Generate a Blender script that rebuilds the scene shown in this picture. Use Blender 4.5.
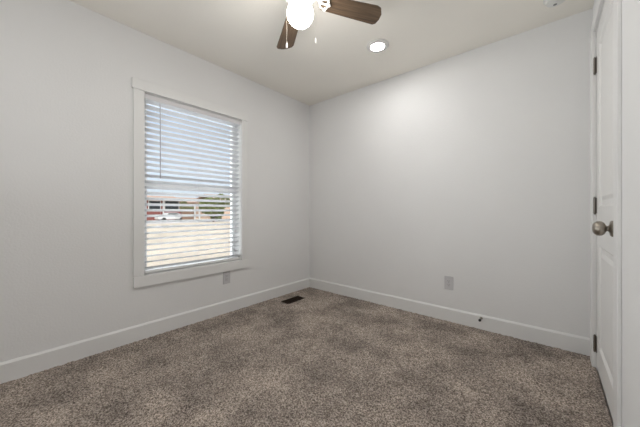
import bpy, bmesh, math, random
import numpy as np
from mathutils import Vector, Matrix

for o in list(bpy.data.objects):
    bpy.data.objects.remove(o)
S = bpy.context.scene
C = S.collection
R = math.radians

# ------------------------------------------------------------------ camera, sky, sun, exposure
CAMZ = 1.008
cam_d = bpy.data.cameras.new('camera')
cam = bpy.data.objects.new('camera', cam_d)
C.objects.link(cam)
cam.location = (0, 0, CAMZ)
cam.rotation_euler = (R(90), 0, R(40.437))
cam_d.sensor_fit = 'HORIZONTAL'
cam_d.sensor_width = 36
cam_d.lens = 36 * 270.2865 / 640
cam_d.shift_y = -2.09 / 640
cam_d.clip_start = 0.02
cam_d.clip_end = 2000
S.camera = cam

W = bpy.data.worlds.new('sky')
S.world = W
W.use_nodes = True
wn = W.node_tree
bg = wn.nodes['Background']
sky = wn.nodes.new('ShaderNodeTexSky')
sky.sky_type = 'NISHITA'
sky.sun_disc = False
sky.sun_elevation = R(48)
sky.sun_rotation = R(75)
sky.altitude = 300
sky.air_density = 1.0
sky.dust_density = 4.0
# thin bright cloud over the blue
stc = wn.nodes.new('ShaderNodeTexCoord')
cln = wn.nodes.new('ShaderNodeTexNoise')
cln.inputs['Scale'].default_value = 2.2
cln.inputs['Detail'].default_value = 5
clr = wn.nodes.new('ShaderNodeMapRange')
clr.inputs['From Min'].default_value = 0.35
clr.inputs['From Max'].default_value = 0.65
clr.inputs['To Min'].default_value = 0.55
clr.inputs['To Max'].default_value = 0.95
clm = wn.nodes.new('ShaderNodeMix')
clm.data_type = 'RGBA'
clm.inputs[7].default_value = (2.55, 2.75, 3.15, 1)
wn.links.new(stc.outputs['Generated'], cln.inputs['Vector'])
wn.links.new(cln.outputs['Fac'], clr.inputs['Value'])
wn.links.new(clr.outputs[0], clm.inputs[0])
wn.links.new(sky.outputs[0], clm.inputs[6])
wn.links.new(clm.outputs[2], bg.inputs[0])
bg.inputs[1].default_value = 0.265

sun_d = bpy.data.lights.new('sun', 'SUN')
sun_d.energy = 2.5
sun_d.angle = R(0.6)
sun_d.color = (1.0, 0.93, 0.83)
sun = bpy.data.objects.new('sun', sun_d)
C.objects.link(sun)
sun.rotation_euler = (R(38), 0, R(60))      # shines from behind the house onto the lot

win_fill_d = bpy.data.lights.new('window_fill', 'AREA')     # added area lamp outside the glass, boosts the light through the window
win_fill_d.shape = 'RECTANGLE'; win_fill_d.size = 1.0; win_fill_d.size_y = 1.6
win_fill_d.energy = 24.0
win_fill_d.color = (0.93, 0.97, 1.0)
win_fill = bpy.data.objects.new('window_fill', win_fill_d)
C.objects.link(win_fill)
win_fill.location = (-2.77, 1.1755, 1.2)
win_fill.rotation_euler = (R(90), 0, R(-90))

fill_d = bpy.data.lights.new('room_fill', 'AREA')          # added soft fill lamp behind the viewer, no real fixture there
fill_d.shape = 'RECTANGLE'; fill_d.size = 1.4; fill_d.size_y = 0.8
fill_d.energy = 12.0
fill_d.color = (0.95, 0.98, 1.0)
fill = bpy.data.objects.new('room_fill', fill_d)
C.objects.link(fill)
fill.location = (-1.15, -0.70, 0.5)
fill.rotation_euler = (R(145), 0, R(-60))

DOWN_L = 140.0       # downlight lens radiance
GLOBE_L = 26.0        # fan globe radiance
S.view_settings.view_transform = 'Standard'
S.view_settings.look = 'None'
S.view_settings.gamma = 1.0
S.view_settings.use_curve_mapping = False
S.view_settings.exposure = 0.29

# ------------------------------------------------------------------ room numbers
XA, XC = -2.469, 0.2255      # window wall, door wall
YB, YF = 2.678, -1.20        # back wall, wall behind the camera
H = 2.43
TW = 0.135                   # wall thickness

# ------------------------------------------------------------------ materials
MATS = {}
def nt(name):
    m = bpy.data.materials.new(name)
    m.use_nodes = True
    t = m.node_tree
    return m, t, t.nodes['Principled BSDF']

def mat(name, col, rough=0.5, metal=0.0, bump=None, var=0.0, vscale=6.0, spec=0.5):
    if name in MATS: return MATS[name]
    m, t, p = nt(name)
    p.inputs['Roughness'].default_value = rough
    p.inputs['Metallic'].default_value = metal
    p.inputs['Specular IOR Level'].default_value = spec
    tc = t.nodes.new('ShaderNodeTexCoord')
    n = t.nodes.new('ShaderNodeTexNoise')
    n.inputs['Scale'].default_value = vscale
    n.inputs['Detail'].default_value = 3
    t.links.new(tc.outputs['Object'], n.inputs['Vector'])
    r = t.nodes.new('ShaderNodeValToRGB')
    r.color_ramp.elements[0].position = 0.3
    r.color_ramp.elements[1].position = 0.7
    r.color_ramp.elements[0].color = tuple(c * (1 - var) for c in col) + (1,)
    r.color_ramp.elements[1].color = tuple(min(1, c * (1 + var)) for c in col) + (1,)
    t.links.new(n.outputs['Fac'], r.inputs[0])
    t.links.new(r.outputs[0], p.inputs['Base Color'])
    if bump:
        n2 = t.nodes.new('ShaderNodeTexNoise')
        n2.inputs['Scale'].default_value = bump[0]
        n2.inputs['Detail'].default_value = 2
        t.links.new(tc.outputs['Object'], n2.inputs['Vector'])
        b = t.nodes.new('ShaderNodeBump')
        b.inputs['Strength'].default_value = bump[1]
        b.inputs['Distance'].default_value = bump[2]
        t.links.new(n2.outputs['Fac'], b.inputs['Height'])
        t.links.new(b.outputs[0], p.inputs['Normal'])
    MATS[name] = m
    return m

def emit(name, col, strength):
    m, t, p = nt(name)
    p.inputs['Base Color'].default_value = (0.8, 0.8, 0.78, 1)
    p.inputs['Emission Color'].default_value = (*col, 1)
    p.inputs['Emission Strength'].default_value = strength
    return m

M_wall = mat('wall_paint', (0.80, 0.795, 0.79), 0.85, bump=(85, 0.22, 0.004), var=0.012, vscale=2.0, spec=0.3)
M_ceil = mat('ceiling_paint', (0.90, 0.865, 0.80), 0.9, bump=(75, 0.22, 0.004), var=0.012, vscale=2.0, spec=0.2)
M_trim = mat('trim_paint', (0.80, 0.795, 0.785), 0.42, bump=(30, 0.04, 0.001))
M_door = mat('door_paint', (0.80, 0.79, 0.775), 0.45, bump=(60, 0.04, 0.001))
M_vinyl = mat('window_vinyl', (0.82, 0.82, 0.82), 0.4)
M_blind = mat('blind_vinyl', (0.70, 0.70, 0.71), 0.45)
def translucent(m, fac):
    t = m.node_tree
    p = t.nodes['Principled BSDF']; out = t.nodes['Material Output']
    tr = t.nodes.new('ShaderNodeBsdfTranslucent'); tr.inputs[0].default_value = (0.85, 0.85, 0.85, 1)
    mx = t.nodes.new('ShaderNodeMixShader'); mx.inputs[0].default_value = fac
    t.links.new(p.outputs[0], mx.inputs[1]); t.links.new(tr.outputs[0], mx.inputs[2])
    t.links.new(mx.outputs[0], out.inputs['Surface'])
translucent(M_blind, 0.15)
M_rail = mat('blind_rail', (0.70, 0.69, 0.70), 0.5)
M_cord = mat('blind_cord', (0.60, 0.60, 0.62), 0.6)
M_wand = mat('blind_wand', (0.42, 0.42, 0.46), 0.25)
M_plate = mat('outlet_plastic', (0.58, 0.57, 0.58), 0.35)
M_slot = mat('dark_slot', (0.03, 0.03, 0.03), 0.6)
M_nickel = mat('satin_nickel', (0.36, 0.325, 0.28), 0.30, 1.0, var=0.06, vscale=40)
M_hinge = mat('hinge_metal', (0.24, 0.22, 0.20), 0.35, 1.0)
M_white = mat('white_enamel', (0.78, 0.765, 0.74), 0.35)
M_chain = mat('chain_metal', (0.40, 0.37, 0.32), 0.45, 0.8)
M_vent = mat('brown_register', (0.022, 0.013, 0.008), 0.75, 0.0, spec=0.15)
M_rubber = mat('dark_rubber', (0.03, 0.03, 0.028), 0.6)
M_detector = mat('detector_plastic', (0.76, 0.76, 0.73), 0.4)
M_dgrey = mat('detector_grey', (0.22, 0.22, 0.22), 0.5)
M_lens = emit('downlight_lens', (1.0, 0.985, 0.965), DOWN_L)
M_globe = emit('globe_glass', (1.0, 0.965, 0.92), GLOBE_L)

def wood():
    m, t, p = nt('brown_wood')
    tc = t.nodes.new('ShaderNodeTexCoord')
    mp = t.nodes.new('ShaderNodeMapping')
    mp.inputs['Scale'].default_value = (3, 55, 20)
    n = t.nodes.new('ShaderNodeTexNoise')
    n.inputs['Scale'].default_value = 1.6
    n.inputs['Detail'].default_value = 6
    n.inputs['Distortion'].default_value = 0.6
    r = t.nodes.new('ShaderNodeValToRGB')
    r.color_ramp.elements[0].position = 0.3
    r.color_ramp.elements[1].position = 0.72
    r.color_ramp.elements[0].color = (0.075, 0.047, 0.028, 1)
    r.color_ramp.elements[1].color = (0.185, 0.122, 0.074, 1)
    t.links.new(tc.outputs['Object'], mp.inputs[0])
    t.links.new(mp.outputs[0], n.inputs['Vector'])
    t.links.new(n.outputs['Fac'], r.inputs[0])
    t.links.new(r.outputs[0], p.inputs['Base Color'])
    p.inputs['Roughness'].default_value = 0.5
    return m
M_wood = wood()

def glass():
    m, t, p = nt('window_glass')
    out = t.nodes['Material Output']
    tr = t.nodes.new('ShaderNodeBsdfTransparent')
    tr.inputs[0].default_value = (0.96, 0.975, 0.975, 1)
    gl = t.nodes.new('ShaderNodeBsdfGlossy')
    gl.inputs['Roughness'].default_value = 0.02
    fr = t.nodes.new('ShaderNodeFresnel')
    fr.inputs[0].default_value = 1.35
    mx = t.nodes.new('ShaderNodeMixShader')
    t.links.new(fr.outputs[0], mx.inputs[0])
    t.links.new(tr.outputs[0], mx.inputs[1])
    t.links.new(gl.outputs[0], mx.inputs[2])
    t.links.new(mx.outputs[0], out.inputs['Surface'])
    t.nodes.remove(p)
    return m
M_glass = glass()

def carpet():
    m, t, p = nt('carpet_pile')
    tc = t.nodes.new('ShaderNodeTexCoord')
    def noise(scale, detail, rough=0.6):
        n = t.nodes.new('ShaderNodeTexNoise')
        n.inputs['Scale'].default_value = scale
        n.inputs['Detail'].default_value = detail
        n.inputs['Roughness'].default_value = rough
        t.links.new(tc.outputs['Object'], n.inputs['Vector'])
        return n
    fine = noise(125, 3, 0.8)
    r = t.nodes.new('ShaderNodeValToRGB')
    e = r.color_ramp.elements
    e[0].position = 0.39; e[0].color = (0.115, 0.094, 0.080, 1)
    e[1].position = 0.61; e[1].color = (0.660, 0.575, 0.505, 1)
    k = e.new(0.5); k.color = (0.335, 0.282, 0.243, 1)
    t.links.new(fine.outputs['Fac'], r.inputs[0])
    big = noise(3.3, 4, 0.6)            # brushed pile patches
    r2 = t.nodes.new('ShaderNodeValToRGB')
    r2.color_ramp.elements[0].position = 0.36; r2.color_ramp.elements[0].color = (0.66, 0.66, 0.67, 1)
    r2.color_ramp.elements[1].position = 0.62; r2.color_ramp.elements[1].color = (1.17, 1.16, 1.15, 1)
    t.links.new(big.outputs['Fac'], r2.inputs[0])
    mx = t.nodes.new('ShaderNodeMix'); mx.data_type = 'RGBA'; mx.blend_type = 'MULTIPLY'
    mx.inputs[0].default_value = 1.0
    t.links.new(r.outputs[0], mx.inputs[6]); t.links.new(r2.outputs[0], mx.inputs[7])
    t.links.new(mx.outputs[2], p.inputs['Base Color'])
    p.inputs['Roughness'].default_value = 1.0
    p.inputs['Specular IOR Level'].default_value = 0.05
    b = t.nodes.new('ShaderNodeBump')
    b.inputs['Strength'].default_value = 0.6
    b.inputs['Distance'].default_value = 0.006
    t.links.new(fine.outputs['Fac'], b.inputs['Height'])
    t.links.new(b.outputs[0], p.inputs['Normal'])
    return m
M_carpet = carpet()

# outdoors
M_sand = mat('pale_sand', (0.60, 0.52, 0.41), 0.95, var=0.12, vscale=0.4)
M_road = mat('road_grey', (0.55, 0.53, 0.51), 0.9, var=0.05, vscale=0.6)
M_redwall = mat('red_siding', (0.22, 0.075, 0.065), 0.8, var=0.08)
M_tanroof = mat('tan_roof', (0.46, 0.34, 0.27), 0.9, var=0.08, vscale=2)
M_stucco = mat('beige_stucco', (0.62, 0.47, 0.37), 0.9, var=0.05, vscale=1)
M_hglass = mat('house_glass', (0.03, 0.035, 0.04), 0.15)
M_owhite = mat('outdoor_white', (0.78, 0.77, 0.75), 0.6)
M_leaf = mat('tree_leaf', (0.17, 0.20, 0.07), 0.7, var=0.35, vscale=1.5)
M_olive = mat('shrub_leaf', (0.24, 0.24, 0.11), 0.8, var=0.3, vscale=2.5)
M_bark = mat('bark', (0.12, 0.085, 0.06), 0.9)
M_carpaint = mat('white_car_paint', (0.75, 0.75, 0.75), 0.25)
M_brownwall = mat('brown_block', (0.26, 0.17, 0.12), 0.9, var=0.08, vscale=1)

# ------------------------------------------------------------------ mesh helpers
def box(bm, x0, x1, y0, y1, z0, z1, bev=0.0):
    r = bmesh.ops.create_cube(bm, size=1)
    vs = r['verts']
    for v in vs:
        v.co = Vector(((x0 + x1) / 2 + v.co.x * (x1 - x0), (y0 + y1) / 2 + v.co.y * (y1 - y0), (z0 + z1) / 2 + v.co.z * (z1 - z0)))
    if bev:
        es = list({e for v in vs for e in v.link_edges})
        bmesh.ops.bevel(bm, geom=es, offset=bev, segments=2, affect='EDGES', profile=0.5)
    return bm

def lathe(bm, prof, seg=32, M=None, cap=True):
    """prof: list of (r, z); revolved about z, then moved by M"""
    rings = []
    for r, z in prof:
        ring = []
        for i in range(seg):
            a = 2 * math.pi * i / seg
            co = Vector((r * math.cos(a), r * math.sin(a), z))
            ring.append(bm.verts.new(M @ co if M else co))
        rings.append(ring)
    for a, b in zip(rings, rings[1:]):
        for i in range(seg):
            j = (i + 1) % seg
            bm.faces.new((a[i], a[j], b[j], b[i]))
    if cap:
        bm.faces.new(list(reversed(rings[0])))
        bm.faces.new(rings[-1])
    return bm

def tube(bm, pts, r, seg=8):
    pts = [Vector(p) for p in pts]
    rings = []
    for i, p in enumerate(pts):
        d = (pts[min(i + 1, len(pts) - 1)] - pts[max(i - 1, 0)]).normalized()
        u = d.orthogonal().normalized()
        if abs(d.z) < 0.9:
            u = d.cross(Vector((0, 0, 1))).normalized()
        w = d.cross(u)
        rr = r[i] if isinstance(r, (list, tuple)) else r
        rings.append([bm.verts.new(p + rr * (u * math.cos(2 * math.pi * k / seg) + w * math.sin(2 * math.pi * k / seg))) for k in range(seg)])
    for a, b in zip(rings, rings[1:]):
        for k in range(seg):
            j = (k + 1) % seg
            bm.faces.new((a[k], a[j], b[j], b[k]))
    bm.faces.new(list(reversed(rings[0]))); bm.faces.new(rings[-1])
    return bm

def prism(bm, outline, z0, z1):
    lo = [bm.verts.new((x, y, z0)) for x, y in outline]
    hi = [bm.verts.new((x, y, z1)) for x, y in outline]
    bm.faces.new(list(reversed(lo))); bm.faces.new(hi)
    n = len(lo)
    for i in range(n):
        j = (i + 1) % n
        bm.faces.new((lo[i], lo[j], hi[j], hi[i]))
    return bm

def obj(name, bm, m, parent=None, smooth=False, loc=None):
    bmesh.ops.recalc_face_normals(bm, faces=bm.faces)
    me = bpy.data.meshes.new(name)
    bm.to_mesh(me); bm.free()
    me.materials.append(m)
    if smooth:
        for p in me.polygons: p.use_smooth = True
        try: me.set_sharp_from_angle(angle=R(40))
        except Exception: pass
    o = bpy.data.objects.new(name, me)
    C.objects.link(o)
    if loc: o.location = loc
    if parent: o.parent = parent
    return o

def tag(o, label, cat, group=None, kind=None):
    o['label'] = label; o['category'] = cat
    if group: o['group'] = group
    if kind: o['kind'] = kind
    return o

def thing(name, label, cat, loc=(0, 0, 0), rz=0, group=None, kind=None):
    o = bpy.data.objects.new(name, None)
    C.objects.link(o)
    o.location = loc; o.rotation_euler = (0, 0, rz); o.empty_display_size = 0.05
    return tag(o, label, cat, group, kind)

B = bmesh.new
rng = random.Random(7)

# ------------------------------------------------------------------ room shell
# window opening
WY0, WY1, WZ0, WZ1 = 0.731, 1.620, 0.497, 1.962
# door opening
DY0, DY1, DZ1 = 1.745, 2.486, 2.17

def floor_mesh():
    step = 0.0075
    nx = int((XC - XA) / step) + 1; ny = int((YB - YF) / step) + 1
    r = np.random.RandomState(3)
    X, Y = np.meshgrid(np.linspace(XA, XC, nx), np.linspace(YF, YB, ny))
    n = r.rand(ny, nx)
    k = (n + np.roll(n, 1, 0) * 0.5 + np.roll(n, 1, 1) * 0.5) / 2
    Z = -0.010 * (1 - k)
    jx = (r.rand(ny, nx) - .5) * step * 0.7; jy = (r.rand(ny, nx) - .5) * step * 0.7
    jx[:, 0] = jx[:, -1] = 0; jy[0] = jy[-1] = 0
    co = np.stack([X + jx, Y + jy, Z], -1).reshape(-1, 3)
    i = np.arange(nx * ny).reshape(ny, nx)
    f = np.stack([i[:-1, :-1], i[:-1, 1:], i[1:, 1:], i[1:, :-1]], -1).reshape(-1, 4)
    me = bpy.data.meshes.new('floor')
    me.vertices.add(len(co)); me.vertices.foreach_set('co', co.ravel())
    me.loops.add(f.size); me.loops.foreach_set('vertex_index', f.ravel().astype(np.int32))
    me.polygons.add(len(f)); me.polygons.foreach_set('loop_start', np.arange(0, f.size, 4, dtype=np.int32))
    me.update(calc_edges=True); me.validate()
    me.materials.append(M_carpet)
    for p in me.polygons: p.use_smooth = True
    o = bpy.data.objects.new('floor', me)
    C.objects.link(o)
    return o
tag(floor_mesh(), 'brown-grey flecked plush carpet covering the whole floor', 'floor', kind='structure')
b = box(B(), XA - TW, XC + TW, YF - TW, YB + TW, -0.20, -0.014)
tag(obj('trim_1', b, M_trim), 'subfloor slab beneath the carpet', 'floor', kind='structure')
b = box(B(), XA - TW, XC + TW, YF - TW, YB + TW, H, H + 0.15)
tag(obj('ceiling', b, M_ceil), 'plain off-white ceiling above the room', 'ceiling', kind='structure')

b = B()
x0, x1 = XA - TW, XA
box(b, x0, x1, YF - TW, WY0, -0.2, H); box(b, x0, x1, WY1, YB + TW, -0.2, H)
box(b, x0, x1, WY0, WY1, -0.2, WZ0); box(b, x0, x1, WY0, WY1, WZ1, H)
tag(obj('wall_left', b, M_wall), 'off-white textured wall holding the window', 'wall', kind='structure')
b = box(B(), XA, XC, YB, YB + TW, -0.2, H)
tag(obj('wall_back', b, M_wall), 'blank off-white wall opposite the viewer, right of the corner', 'wall', kind='structure')
b = B()
box(b, XC, XC + TW, YF - TW, DY0, -0.2, H); box(b, XC, XC + TW, DY1, YB + TW, -0.2, H)
box(b, XC, XC + TW, DY0, DY1, DZ1, H); box(b, XC, XC + TW, DY0, DY1, -0.2, -0.014)
tag(obj('wall_right', b, M_wall), 'off-white wall at the right edge holding the door', 'wall', kind='structure')
b = box(B(), XA, XC, YF - TW, YF, -0.2, H)
tag(obj('wall_front', b, M_wall), 'off-white wall behind the viewer', 'wall', kind='structure')

def base_profile(L, t=0.014, h=0.116):
    """baseboard along +x, face toward +y"""
    bm = B()
    prof = [(0, -0.01), (t, -0.01), (t, h - 0.012), (t - 0.008, h), (0, h)]
    a = [bm.verts.new((0, y, z)) for y, z in prof]; c = [bm.verts.new((L, y, z)) for y, z in prof]
    n = len(prof)
    bm.faces.new(a); bm.faces.new(list(reversed(c)))
    for i in range(n):
        j = (i + 1) % n
        bm.faces.new((a[i], c[i], c[j], a[j]))
    return bm
def baseboard(name, L, loc, rz, label):
    o = obj(name, base_profile(L), M_trim)
    o.location = loc; o.rotation_euler = (0, 0, rz)
    tag(o, label, 'baseboard', kind='structure')
baseboard('baseboard_left', YB - YF, (XA, YB, 0), R(-90), 'white baseboard along the window wall')
baseboard('baseboard_back', XC - XA - 0.014, (XC, YB, 0), R(180), 'white baseboard along the blank back wall')
baseboard('baseboard_right', 1.662 - YF, (XC, YF, 0), R(90), 'white baseboard along the wall right of the door')
baseboard('baseboard_front', XC - XA - 0.03, (XA + 0.015, YF, 0), 0, 'white baseboard along the wall behind the viewer')

# window
win = thing('window_1', 'white single-hung window with flat white casing', 'window', (XA, (WY0 + WY1) / 2, WZ0), kind='structure')
def wp(name, bm, m):
    o = obj(name, bm, m)
    o.parent = win
    o.matrix_parent_inverse = Matrix.Translation(-Vector(win.location))
    return o
wp('head_casing', box(B(), XA, XA + 0.021, 0.646, 1.690, WZ1 + 0.002, 2.046, 0.003), M_trim)
wp('side_casing', box(B(), XA, XA + 0.019, 0.655, WY0 - 0.001, WZ0 + 0.001, WZ1 + 0.001, 0.002), M_trim)
wp('side_casing', box(B(), XA, XA + 0.019, WY1 + 0.001, 1.686, WZ0 + 0.001, WZ1 + 0.001, 0.002), M_trim)
wp('apron', box(B(), XA, XA + 0.022, 0.655, 1.692, 0.412, WZ0, 0.002), M_trim)
b = B()       # jamb lining of the recess
d0 = XA - 0.10
box(b, d0, XA, WY0, WY0 + 0.004, WZ0, WZ1); box(b, d0, XA, WY1 - 0.004, WY1, WZ0, WZ1)
box(b, d0, XA, WY0, WY1, WZ1 - 0.004, WZ1)
wp('jamb', b, M_trim)
wp('sill', box(B(), d0, XA + 0.004, WY0, WY1, WZ0 - 0.004, WZ0 + 0.004, 0.001), M_trim)
fx0, fx1 = XA - TW, XA - 0.10
fw = 0.040
b = B()
box(b, fx0, fx1, WY0, WY0 + 0.050, WZ0, WZ1); box(b, fx0, fx1, WY1 - fw, WY1, WZ0, WZ1)
box(b, fx0, fx1, WY0 + 0.050, WY1 - fw, WZ0, WZ0 + fw); box(b, fx0, fx1, WY0 + 0.050, WY1 - fw, WZ1 - fw, WZ1)
wp('window_frame', b, M_vinyl)
zm = 1.235
wp('meeting_rail', box(B(), fx0 + 0.004, fx1 - 0.004, WY0 + 0.050, WY1 - fw, zm - 0.02, zm + 0.02), M_vinyl)
wp('glass_pane', box(B(), fx0 + 0.014, fx0 + 0.018, WY0 + 0.050, WY1 - fw, WZ0 + fw, zm - 0.02), M_glass)
wp('glass_pane', box(B(), fx0 + 0.014, fx0 + 0.018, WY0 + 0.050, WY1 - fw, zm + 0.02, WZ1 - fw), M_glass)

# door
door = thing('door_1', 'closed white two-panel door with nickel knob', 'door', (XC, DY1, 0), kind='structure')
def dp(name, bm, m, parent=None, smooth=False):
    o = obj(name, bm, m, smooth=smooth)
    o.parent = parent or door
    if not parent: o.matrix_parent_inverse = Matrix.Translation(-Vector(door.location))
    return o
def door_slab():
    bm = B()
    y0, y1, z0, z1 = DY0 + 0.013, DY1 - 0.013, 0.012, DZ1 - 0.018
    xf, xb = XC + 0.001, XC + 0.036
    panels = [(y0 + 0.105, y1 - 0.105, 0.165, 0.80), (y0 + 0.105, y1 - 0.105, 1.035, z1 - 0.115)]
    ys = [y0, y0 + 0.105, y1 - 0.105, y1]
    zs = [z0, 0.165, 0.80, 1.035, z1 - 0.115, z1]
    for i in range(3):
        for j in range(5):
            ya, yb, za, zb = ys[i], ys[i + 1], zs[j], zs[j + 1]
            if i == 1 and j in (1, 3):
                rings = []
                for ins, dep in ((0, 0), (0.014, 0.010), (0.040, 0.010), (0.062, 0.003)):
                    rings.append([bm.verts.new((xf + dep, y, z)) for y, z in ((ya + ins, za + ins), (yb - ins, za + ins), (yb - ins, zb - ins), (ya + ins, zb - ins))])
                for a, c in zip(rings, rings[1:]):
                    for k in range(4):
                        l = (k + 1) % 4
                        bm.faces.new((a[k], a[l], c[l], c[k]))
                bm.faces.new(rings[-1])
            else:
                bm.faces.new([bm.verts.new((xf, y, z)) for y, z in ((ya, za), (yb, za), (yb, zb), (ya, zb))])
    bmesh.ops.remove_doubles(bm, verts=bm.verts, dist=1e-5)
    f = [e for e in bm.edges if e.is_boundary]
    ex = bmesh.ops.extrude_edge_only(bm, edges=f)
    nv = [g for g in ex['geom'] if isinstance(g, bmesh.types.BMVert)]
    for v in nv: v.co.x = xb
    ne = [g for g in ex['geom'] if isinstance(g, bmesh.types.BMEdge) and all(abs(v.co.x - xb) < 1e-6 for v in g.verts)]
    bmesh.ops.contextual_create(bm, geom=ne)
    return bm
dp('door_leaf', door_slab(), M_door)
b = B()       # jamb and stop
box(b, XC, XC + TW, DY0, DY0 + 0.010, 0, DZ1); box(b, XC, XC + TW, DY1 - 0.010, DY1, 0, DZ1)
box(b, XC, XC + TW, DY0 + 0.010, DY1 - 0.010, DZ1 - 0.012, DZ1)
box(b, XC + 0.039, XC + TW, DY0 + 0.010, DY0 + 0.03, 0, DZ1 - 0.012); box(b, XC + 0.039, XC + TW, DY1 - 0.03, DY1 - 0.010, 0, DZ1 - 0.012)
box(b, XC + 0.039, XC + TW, DY0 + 0.03, DY1 - 0.03, DZ1 - 0.04, DZ1 - 0.012)
dp('door_jamb', b, M_trim)
ct = 0.014
dp('door_casing', box(B(), XC - ct, XC, DY0 - 0.083, DY0 + 0.004, 0, DZ1 + 0.001, 0.003), M_trim)
dp('door_casing', box(B(), XC - 0.020, XC, DY1 - 0.004, DY1 + 0.11, 0, DZ1 + 0.001, 0.003), M_trim)
dp('door_casing', box(B(), XC - ct - 0.002, XC, DY0 - 0.087, DY1 + 0.114, DZ1 + 0.002, DZ1 + 0.09, 0.003), M_trim)
for z in (1.945, 1.045, 0.158):
    b = B()
    lathe(b, [(0.0062, -0.05), (0.0062, 0.05)], 12, Matrix.Translation((XC - 0.008, DY1 - 0.012, z)))
    for k in (-0.03, -0.01, 0.01, 0.03):
        lathe(b, [(0.0068, k - 0.001), (0.0068, k + 0.001)], 12, Matrix.Translation((XC - 0.008, DY1 - 0.012, z)))
    lathe(b, [(0.004, 0.05), (0.005, 0.053), (0.002, 0.057)], 10, Matrix.Translation((XC - 0.008, DY1 - 0.012, z)))
    lathe(b, [(0.002, -0.057), (0.005, -0.053), (0.004, -0.05)], 10, Matrix.Translation((XC - 0.008, DY1 - 0.012, z)))
    box(b, XC - 0.002, XC + 0.001, DY1 - 0.034, DY1 - 0.012, z - 0.05, z + 0.05)
    dp('hinge', b, M_hinge, smooth=True)
KY, KZ = 1.822, 0.928
MK = Matrix.Translation((XC, KY, KZ)) @ Matrix.Rotation(R(-90), 4, 'Y')
kn = dp('door_knob', lathe(B(), [(0.014, 0.010), (0.0125, 0.018), (0.0125, 0.026), (0.017, 0.029), (0.0275, 0.034), (0.0335, 0.042), (0.0350, 0.050), (0.0335, 0.059), (0.0275, 0.067), (0.017, 0.0725), (0.004, 0.0745)], 32, MK), M_nickel, smooth=True)
dp('rose', lathe(B(), [(0.037, 0.0), (0.037, 0.011), (0.033, 0.015), (0.020, 0.017), (0.015, 0.020)], 32, MK), M_nickel, parent=kn, smooth=True)

# ------------------------------------------------------------------ window blind
bl = thing('window_blind', 'white horizontal slat blind hanging inside the window, slats half open', 'blind', (XA - 0.036, (WY0 + WY1) / 2, WZ0))
def bp(name, bm, m, smooth=False):
    o = obj(name, bm, m, smooth=smooth)
    o.parent = bl
    o.matrix_parent_inverse = Matrix.Translation(-Vector(bl.location))
    return o
by0, by1 = WY0 + 0.010, WY1 - 0.010
bx = XA - 0.036
b = B()
box(b, bx - 0.024, bx + 0.024, by0, by1, WZ1 - 0.044, WZ1 - 0.006, 0.002)
bp('headrail', b, M_rail)
bp('valance', box(B(), bx + 0.026, bx + 0.033, WY0 + 0.005, WY1 - 0.005, WZ1 - 0.048, WZ1 - 0.006, 0.002), M_rail)
tilt = R(21.5)
pitch = 0.0468
zb = WZ0 + 0.028
nsl = int((WZ1 - 0.052 - zb - 0.025) / pitch) + 1
sx = -1
slat_me = None
for i in range(nsl):
    z = zb + 0.025 + i * pitch
    if slat_me is None:
        b = B()
        w = 0.0255; n = 6
        top = []; bot = []
        for k in range(n + 1):
            u = -w + 2 * w * k / n
            cr = 0.0022 * (1 - (u / w) ** 2)
            for lst, dz in ((top, cr + 0.0013), (bot, cr - 0.0013)):
                lst.append((u * math.cos(tilt) - dz * math.sin(tilt), u * math.sin(tilt) + dz * math.cos(tilt)))
        ring = top + list(reversed(bot))
        L = (by1 - by0) / 2
        a = [b.verts.new((x, -L, zz)) for x, zz in ring]; c = [b.verts.new((x, L, zz)) for x, zz in ring]
        m_ = len(ring)
        b.faces.new(a); b.faces.new(list(reversed(c)))
        for k in range(m_):
            j = (k + 1) % m_
            b.faces.new((a[k], c[k], c[j], a[j]))
        o = obj('slat', b, M_blind)
        slat_me = o.data
    else:
        o = bpy.data.objects.new('slat', slat_me); C.objects.link(o)
    o.parent = bl
    o.location = (0, 0, z - WZ0)
bp('bottom_rail', box(B(), bx - 0.026, bx + 0.026, by0, by1, zb - 0.016, zb + 0.004, 0.003), M_trim)
for y in (by0 + 0.13, (by0 + by1) / 2, by1 - 0.13):
    b = B()
    for s in (-1, 1):
        tube(b, [(bx + s * 0.0275, y, zb - 0.01), (bx + s * 0.0275, y, WZ1 - 0.05)], 0.0008, 5)
    bp('ladder_cord', b, M_cord)
b = B()
wy = WY0 + 0.118
tube(b, [(bx + 0.038, wy, WZ1 - 0.062), (bx + 0.041, wy, 1.31)], 0.0042, 8)
tube(b, [(bx + 0.030, wy, WZ1 - 0.054), (bx + 0.038, wy, WZ1 - 0.066)], 0.0025, 8)
tube(b, [(bx + 0.041, wy, 1.312), (bx + 0.041, wy, 1.285)], 0.0055, 8)
bp('tilt_wand', b, M_wand)

# ------------------------------------------------------------------ ceiling fan
FX, FY = -1.118, 1.133
ZB = 2.267
fan = thing('ceiling_fan', 'ceiling fan with brown wooden blades and a lit white globe', 'ceiling fan', (FX, FY, H))
def fp(name, bm, m, parent=None, smooth=False):
    o = obj(name, bm, m, smooth=smooth)
    o.parent = parent or fan
    return o
def zf(z): return z - H
fp('canopy', lathe(B(), [(0.075, 0), (0.075, -0.012), (0.068, -0.030), (0.045, -0.045)], 40), M_white, smooth=True)
fp('motor_housing', lathe(B(), [(0.05, -0.042), (0.105, -0.055), (0.118, -0.075), (0.118, -0.120), (0.108, -0.140), (0.085, -0.152), (0.05, -0.158)], 40), M_white, smooth=True)
fp('switch_housing', lathe(B(), [(0.048, -0.150), (0.052, -0.162), (0.052, -0.178), (0.056, -0.184), (0.056, -0.194), (0.046, -0.199)], 40), M_white, smooth=True)
prof = [(0.039, -0.196)]
gr = 0.0775; gz = -0.263
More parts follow.
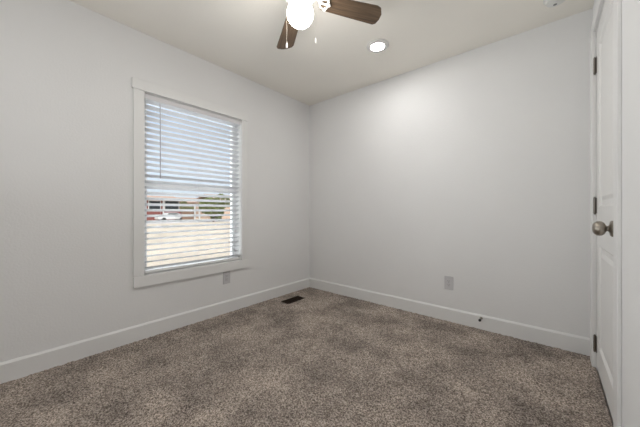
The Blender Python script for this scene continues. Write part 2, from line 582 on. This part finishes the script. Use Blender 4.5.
for k in range(1, 24):
    a = R(28 + k * (180 - 28) / 24.0)
    r_ = gr * math.sin(a)
    z_ = gz + 0.073 * math.cos(a)
    prof.append((r_, z_))
prof.append((0.002, gz - 0.073))
fp('globe', lathe(B(), prof, 40), M_globe, smooth=True)

blade_me = None
for q, ang in enumerate((58, 148, 238, 328)):
    ca, sa = math.cos(R(ang)), math.sin(R(ang))
    pit = Matrix.Rotation(R(ang), 4, 'Z') @ Matrix.Translation((0, 0, ZB - H)) @ Matrix.Rotation(R(-11), 4, 'X')
    out = [(0.135, -0.044), (0.15, -0.049), (0.478, -0.064), (0.505, -0.055), (0.528, -0.018), (0.531, 0.020), (0.523, 0.052), (0.505, 0.064), (0.15, 0.049), (0.135, 0.044)]
    bm = prism(B(), out, -0.0035, 0.0035)
    bld = fp('blade', bm, M_wood)
    bld.matrix_local = pit
    # blade arm: flat white iron with two cut-outs, as a sub-part
    bm = B()
    tube(bm, [(0.085, 0, 0.045), (0.105, 0, 0.030), (0.120, 0, 0.006), (0.135, 0, -0.007)], 0.0095, 10)
    for s in (-1, 1):
        tube(bm, [(0.120, 0, -0.004), (0.130, s * 0.022, -0.007), (0.148, s * 0.033, -0.008), (0.166, s * 0.032, -0.008), (0.172, s * 0.020, -0.008), (0.168, s * 0.008, -0.008), (0.155, 0, -0.008)], 0.0055, 8)
    tube(bm, [(0.120, 0, -0.007), (0.180, 0, -0.008)], 0.0065, 8)
    for px, py in ((0.178, 0), (0.160, 0.033), (0.160, -0.033)):
        lathe(bm, [(0.008, -0.016), (0.010, -0.012), (0.010, -0.003)], 12, Matrix.Translation((px, py, 0)))
    fp('blade_arm', bm, M_white, parent=bld, smooth=True)

def pull_chain(x, y, ztop, zbot, nx, ny, wd):
    b = B()
    z = zf(ztop)
    tube(b, [(nx, ny, z + 0.0), (x, y, z - 0.004), (x, y, zf(zbot) + 0.028)], 0.0006 * wd, 6)
    zz = z - 0.008
    while zz > zf(zbot) + 0.03:
        bmesh.ops.create_icosphere(b, subdivisions=1, radius=0.0011 * wd, matrix=Matrix.Translation((x, y, zz)))
        zz -= 0.006
    c = fp('pull_chain', b, M_chain)
    fp('chain_fob', lathe(B(), [(0.002, 0.030), (0.0045 * wd, 0.026), (0.0055 * wd, 0.012), (0.0065 * wd, 0.003), (0.004 * wd, 0.0)], 14, Matrix.Translation((x, y, zf(zbot)))), M_white, parent=c, smooth=True)
pull_chain(-0.112, -0.004, 2.262, 2.010, -0.050, 0.004, 1.0)
pull_chain(0.048, 0.085, 2.262, 2.016, 0.026, 0.046, 0.38)

# ------------------------------------------------------------------ recessed lights (one in view, one assumed above the viewer, unseen, added for fill)
def downlight(x, y, label):
    t = thing('recessed_light', label, 'ceiling light', (x, y, H), group='recessed ceiling lights')
    obj('trim_ring', lathe(B(), [(0.094, 0.0), (0.094, -0.004), (0.088, -0.009), (0.062, -0.014), (0.056, -0.012), (0.056, -0.002)], 48, cap=False), M_white, t, smooth=True)
    obj('lens', lathe(B(), [(0.0555, -0.006), (0.0555, -0.0125), (0.045, -0.014), (0.002, -0.0145)], 48), M_lens, t, smooth=True)
    return t
downlight(-1.127, 2.085, 'round lit recessed ceiling light between the fan and the back wall')
downlight(-1.127, 0.150, 'unseen round recessed ceiling light above the viewer, assumed and added for fill')

# smoke detector
t = thing('smoke_detector', 'round off-white smoke detector on the ceiling near the door corner', 'smoke detector', (0.030, 2.372, H))
obj('base', lathe(B(), [(0.067, 0), (0.067, -0.010), (0.062, -0.013)], 40), M_detector, t, smooth=True)
obj('cover', lathe(B(), [(0.060, -0.011), (0.059, -0.026), (0.052, -0.036), (0.030, -0.041), (0.002, -0.042)], 40), M_detector, t, smooth=True)
obj('test_button', lathe(B(), [(0.010, -0.039), (0.010, -0.043), (0.007, -0.0445)], 20, Matrix.Translation((-0.006, 0.018, 0.0005))), M_dgrey, t, smooth=True)

# ------------------------------------------------------------------ outlets
def outlet(loc, rz, label):
    t = thing('wall_outlet', label, 'outlet', loc, rz, group='wall outlets')
    obj('plate', box(B(), -0.039, 0.039, -0.006, 0, -0.062, 0.062, 0.0025), M_plate, t)
    r = obj('receptacle', box(B(), -0.017, 0.017, -0.0085, -0.004, -0.034, 0.034, 0.001), M_plate, t)
    b = B()
    for dz in (-0.017, 0.017):
        box(b, -0.0085, -0.006, -0.0088, -0.006, dz - 0.002, dz + 0.007)
        box(b, 0.006, 0.0085, -0.0088, -0.006, dz - 0.001, dz + 0.006)
        box(b, -0.0022, 0.0022, -0.0088, -0.006, dz - 0.0105, dz - 0.006)
    obj('slot', b, M_slot, r)
    for dz in (-0.048, 0.048):
        obj('screw', lathe(B(), [(0.0032, 0), (0.0032, 0.0012), (0.002, 0.0018)], 12, Matrix.Translation((0, -0.0055, dz)) @ Matrix.Rotation(R(90), 4, 'X')), M_plate, t)
outlet((XA, 1.453, 0.347), R(90), 'white outlet plate on the window wall below the window')
outlet((-0.714, YB, 0.347), 0, 'white outlet plate on the blank back wall')

# door stop on the back baseboard
t = thing('door_stop', 'small dark door stop on the back wall baseboard', 'door stop', (-0.452, YB - 0.0138, 0.092))
MS = Matrix.Rotation(R(90), 4, 'X')
obj('base', lathe(B(), [(0.011, 0), (0.011, 0.003), (0.006, 0.006)], 20, MS), M_nickel, t, smooth=True)
obj('shaft', lathe(B(), [(0.0045, 0.005), (0.0045, 0.055)], 14, MS), M_nickel, t, smooth=True)
obj('rubber_tip', lathe(B(), [(0.008, 0.052), (0.0105, 0.056), (0.0105, 0.066), (0.008, 0.070)], 20, MS), M_rubber, t, smooth=True)

# floor register
t = thing('floor_vent', 'dark brown metal floor vent set in the carpet by the window wall', 'floor vent', (-2.234, 2.148, 0.0))
vw, vl = 0.056, 0.128
b = B()
box(b, -vw, -vw + 0.012, -vl, vl, -0.008, 0.004); box(b, vw - 0.012, vw, -vl, vl, -0.008, 0.004)
box(b, -vw + 0.012, vw - 0.012, -vl, -vl + 0.012, -0.008, 0.004); box(b, -vw + 0.012, vw - 0.012, vl - 0.012, vl, -0.008, 0.004)
box(b, -0.003, 0.003, -vl + 0.012, vl - 0.012, -0.006, 0.003)
obj('frame', b, M_vent, t)
b = B()
n = 22
for i in range(n):
    y = -vl + 0.018 + i * (2 * vl - 0.036) / (n - 1)
    box(b, -vw + 0.012, vw - 0.012, y - 0.0016, y + 0.0016, -0.008, 0.002)
obj('louver', b, M_vent, t)
obj('damper', box(B(), -vw + 0.006, vw - 0.006, -vl + 0.006, vl - 0.006, -0.0125, -0.009), M_slot, t)

# ------------------------------------------------------------------ outdoors, seen through the slats
GZ = -0.62
b = box(B(), -400, XA - TW - 0.01, -200, 320, GZ - 0.3, GZ)
tag(obj('ground', b, M_sand), 'pale sunlit sand lot outside the window', 'ground', kind='structure')
b = box(B(), -46, -39, -150, 200, GZ, GZ + 0.03)
tag(obj('road', b, M_road), 'pale road crossing the lot in front of the houses', 'road', kind='structure')

FP = 270.2865; TH = R(40.437)
def at(px, X):
    """world y where the sight line of pixel column px meets the plane x = X"""
    xn = (px - 320) / FP
    wx = xn * math.cos(TH) - math.sin(TH); wy_ = xn * math.sin(TH) + math.cos(TH)
    t_ = X / wx
    return wy_ * t_, t_
def zat(py, t_): return CAMZ + (211.4 - py) / FP * t_

def house(label, X, y0, y1, ztop, zr, wallm, roofm, wins, posts=()):
    t = thing('house', label, 'house', (X, (y0 + y1) / 2, GZ), group='houses across the lot')
    L = (y1 - y0) / 2; h = ztop - GZ; hr = zr - GZ; D = 9
    obj('wall', box(B(), -D, 0, -L, L, 0, h), wallm, t)
    b = B()
    pr = [(0.6, h - 0.15), (-D / 2, hr), (-D - 0.6, h - 0.15), (-D - 0.6, h + 0.02), (-D / 2, hr + 0.2), (0.6, h + 0.02)]
    a = [b.verts.new((x, -L - 0.4, z)) for x, z in pr]; c = [b.verts.new((x, L + 0.4, z)) for x, z in pr]
    b.faces.new(a); b.faces.new(list(reversed(c)))
    for i in range(6):
        j = (i + 1) % 6
        b.faces.new((a[i], c[i], c[j], a[j]))
    obj('roof', b, roofm, t)
    for ya, yb, za, zb_ in wins:
        ya -= (y0 + y1) / 2; yb -= (y0 + y1) / 2; za -= GZ; zb_ -= GZ
        w_ = obj('window', box(B(), 0, 0.06, ya - 0.12, yb + 0.12, za - 0.12, zb_ + 0.12), M_owhite, t)
        obj('pane', box(B(), 0.05, 0.08, ya, yb, za, zb_), M_hglass, w_)
    for yp in posts:
        yp -= (y0 + y1) / 2
        obj('post', box(B(), 0.35, 0.5, yp - 0.08, yp + 0.08, 0, h - 0.1), M_owhite, t)
    return t
XH = -52.0
ya, t1 = at(144, XH); yb, t2 = at(181.5, XH)
w1 = (at(149, XH)[0], at(160, XH)[0], zat(210.2, t1), zat(200.8, t1))
w2 = (at(165, XH)[0], at(178.5, XH)[0], zat(210.2, t2), zat(200.8, t2))
house('red-brown house with dark windows and tan roof, left of the tree', XH, ya, yb, zat(199.5, t1), zat(195, t1), M_redwall, M_tanroof, [w1, w2], [at(162.5, XH)[0], at(181, XH)[0]])
ya, t1 = at(216, XH - 3); yb, t2 = at(252, XH - 3)
house('beige stucco house partly hidden by the tree', XH - 3, ya, yb, zat(199, t1), zat(194, t1), M_stucco, M_tanroof, [(at(236, XH - 3)[0], at(243, XH - 3)[0], zat(209, t1), zat(203, t1))])
ya, t1 = at(183, XH - 14); yb, t2 = at(207, XH - 14)
house('small tan house far behind the shrubs', XH - 14, ya, yb, zat(202, t1), zat(197.5, t1), M_stucco, M_tanroof, [(at(188, XH - 14)[0], at(191, XH - 14)[0], zat(209, t1), zat(205, t1))])

def leaves(bm, c, rad, n, s):
    for _ in range(n):
        d = Vector((rng.gauss(0, 1), rng.gauss(0, 1), rng.gauss(0, 1))).normalized() * (0.45 + 0.55 * rng.random() ** 0.5)
        p = Vector(c) + Vector((d.x * rad[0], d.y * rad[1], d.z * rad[2]))
        u = Vector((rng.gauss(0, 1), rng.gauss(0, 1), rng.gauss(0, 1))).normalized()
        v = u.orthogonal().normalized()
        k = s * (0.6 + 0.8 * rng.random())
        bm.faces.new([bm.verts.new(p + u * k), bm.verts.new(p + v * k * 0.6), bm.verts.new(p - u * k), bm.verts.new(p - v * k * 0.6)])
def tree(name, label, cat, px, X, pw, ytop, ybot, m, trunk=True):
    y, t_ = at(px, X)
    w_ = pw / FP * t_ / 2 * 1.25
    zt, zb_ = zat(ytop, t_), zat(ybot, t_)
    o = thing(name, label, cat, (X, y, GZ))
    b = B()
    zc = (zt + zb_) / 2 - GZ; hr = (zt - zb_) / 2
    for k in range(7):
        leaves(b, (rng.uniform(-.5, .5) * w_, rng.uniform(-.5, .5) * w_, zc + rng.uniform(-.45, .45) * hr), (w_ * 0.55, w_ * 0.55, hr * 0.6), 260, 0.18 * w_ / 2 + 0.06)
    obj('foliage', b, m, o)
    b = B()
    tube(b, [(0, 0, 0), (0.05, 0.03, zc * 0.6), (0, 0.05, zc)], [0.16, 0.12, 0.07] if trunk else [0.06, 0.05, 0.03], 8)
    obj('trunk' if trunk else 'stem', b, M_bark, o)
tree('tree', 'green leafy tree standing in front of the beige house', 'tree', 213.5, -40, 22, 194, 220, M_leaf)
tree('shrub', 'olive desert shrub right of the red-brown house', 'shrub', 188, -49, 12, 200, 217, M_olive, False)

# low block wall and white fence posts, parked car
X = -45
y0_, t_ = at(182, X); y1_, _ = at(193.5, X)
b = box(B(), -0.1, 0.1, -(y1_ - y0_) / 2, (y1_ - y0_) / 2, 0, zat(211, t_) - GZ)
o = obj('garden_wall', b, M_brownwall, loc=(X, (y0_ + y1_) / 2, GZ))
tag(o, 'low brown block wall between the house and the tree', 'wall')
for i, px in enumerate((194.8, 199.6)):
    y_, t_ = at(px, -44)
    o = obj('fence_post', box(B(), -0.08, 0.08, -0.08, 0.08, 0, zat(204.5, t_) - GZ, 0.01), M_owhite, loc=(-44, y_, GZ))
    tag(o, 'white fence post left of the green tree' if i else 'white fence post at the end of the brown block wall', 'post', 'white fence posts')

def car(px, X, label):
    y, t_ = at(px, X)
    c = thing('car', label, 'car', (X, y, GZ))
    b = B()
    side = [(-2.1, 0.35), (-2.15, 0.75), (-1.3, 0.9), (-0.75, 1.42), (0.75, 1.42), (1.45, 0.92), (2.1, 0.88), (2.15, 0.35)]
    a = [b.verts.new((-0.85, u, z)) for u, z in side]; d = [b.verts.new((0.85, u, z)) for u, z in side]
    b.faces.new(a); b.faces.new(list(reversed(d)))
    for i in range(len(side)):
        j = (i + 1) % len(side)
        b.faces.new((a[i], d[i], d[j], a[j]))
    bmesh.ops.bevel(b, geom=list(b.edges), offset=0.06, segments=2, affect='EDGES')
    obj('body', b, M_carpaint, c)
    for s in (-1, 1):
        b = B()
        x_ = s * 0.85
        q = [(-1.05, 0.95), (-0.68, 1.33), (0.68, 1.33), (1.15, 0.95)]
        f1 = [b.verts.new((x_ - 0.02, u, z)) for u, z in q]; f2 = [b.verts.new((x_ + 0.02, u, z)) for u, z in q]
        b.faces.new(f1); b.faces.new(list(reversed(f2)))
        for i in range(4):
            j = (i + 1) % 4
            b.faces.new((f1[i], f2[i], f2[j], f1[j]))
        obj('side_window', b, M_hglass, c)
    for s in (-1, 1):
        for u in (-1.35, 1.35):
            obj('wheel', lathe(B(), [(0.2, -0.1), (0.33, -0.1), (0.33, 0.1), (0.2, 0.1)], 20, Matrix.Translation((s * 0.78, u, 0.33)) @ Matrix.Rotation(R(90), 4, 'Y')), M_rubber, c, smooth=True)
car(171, -47, 'white car parked in front of the red-brown house')
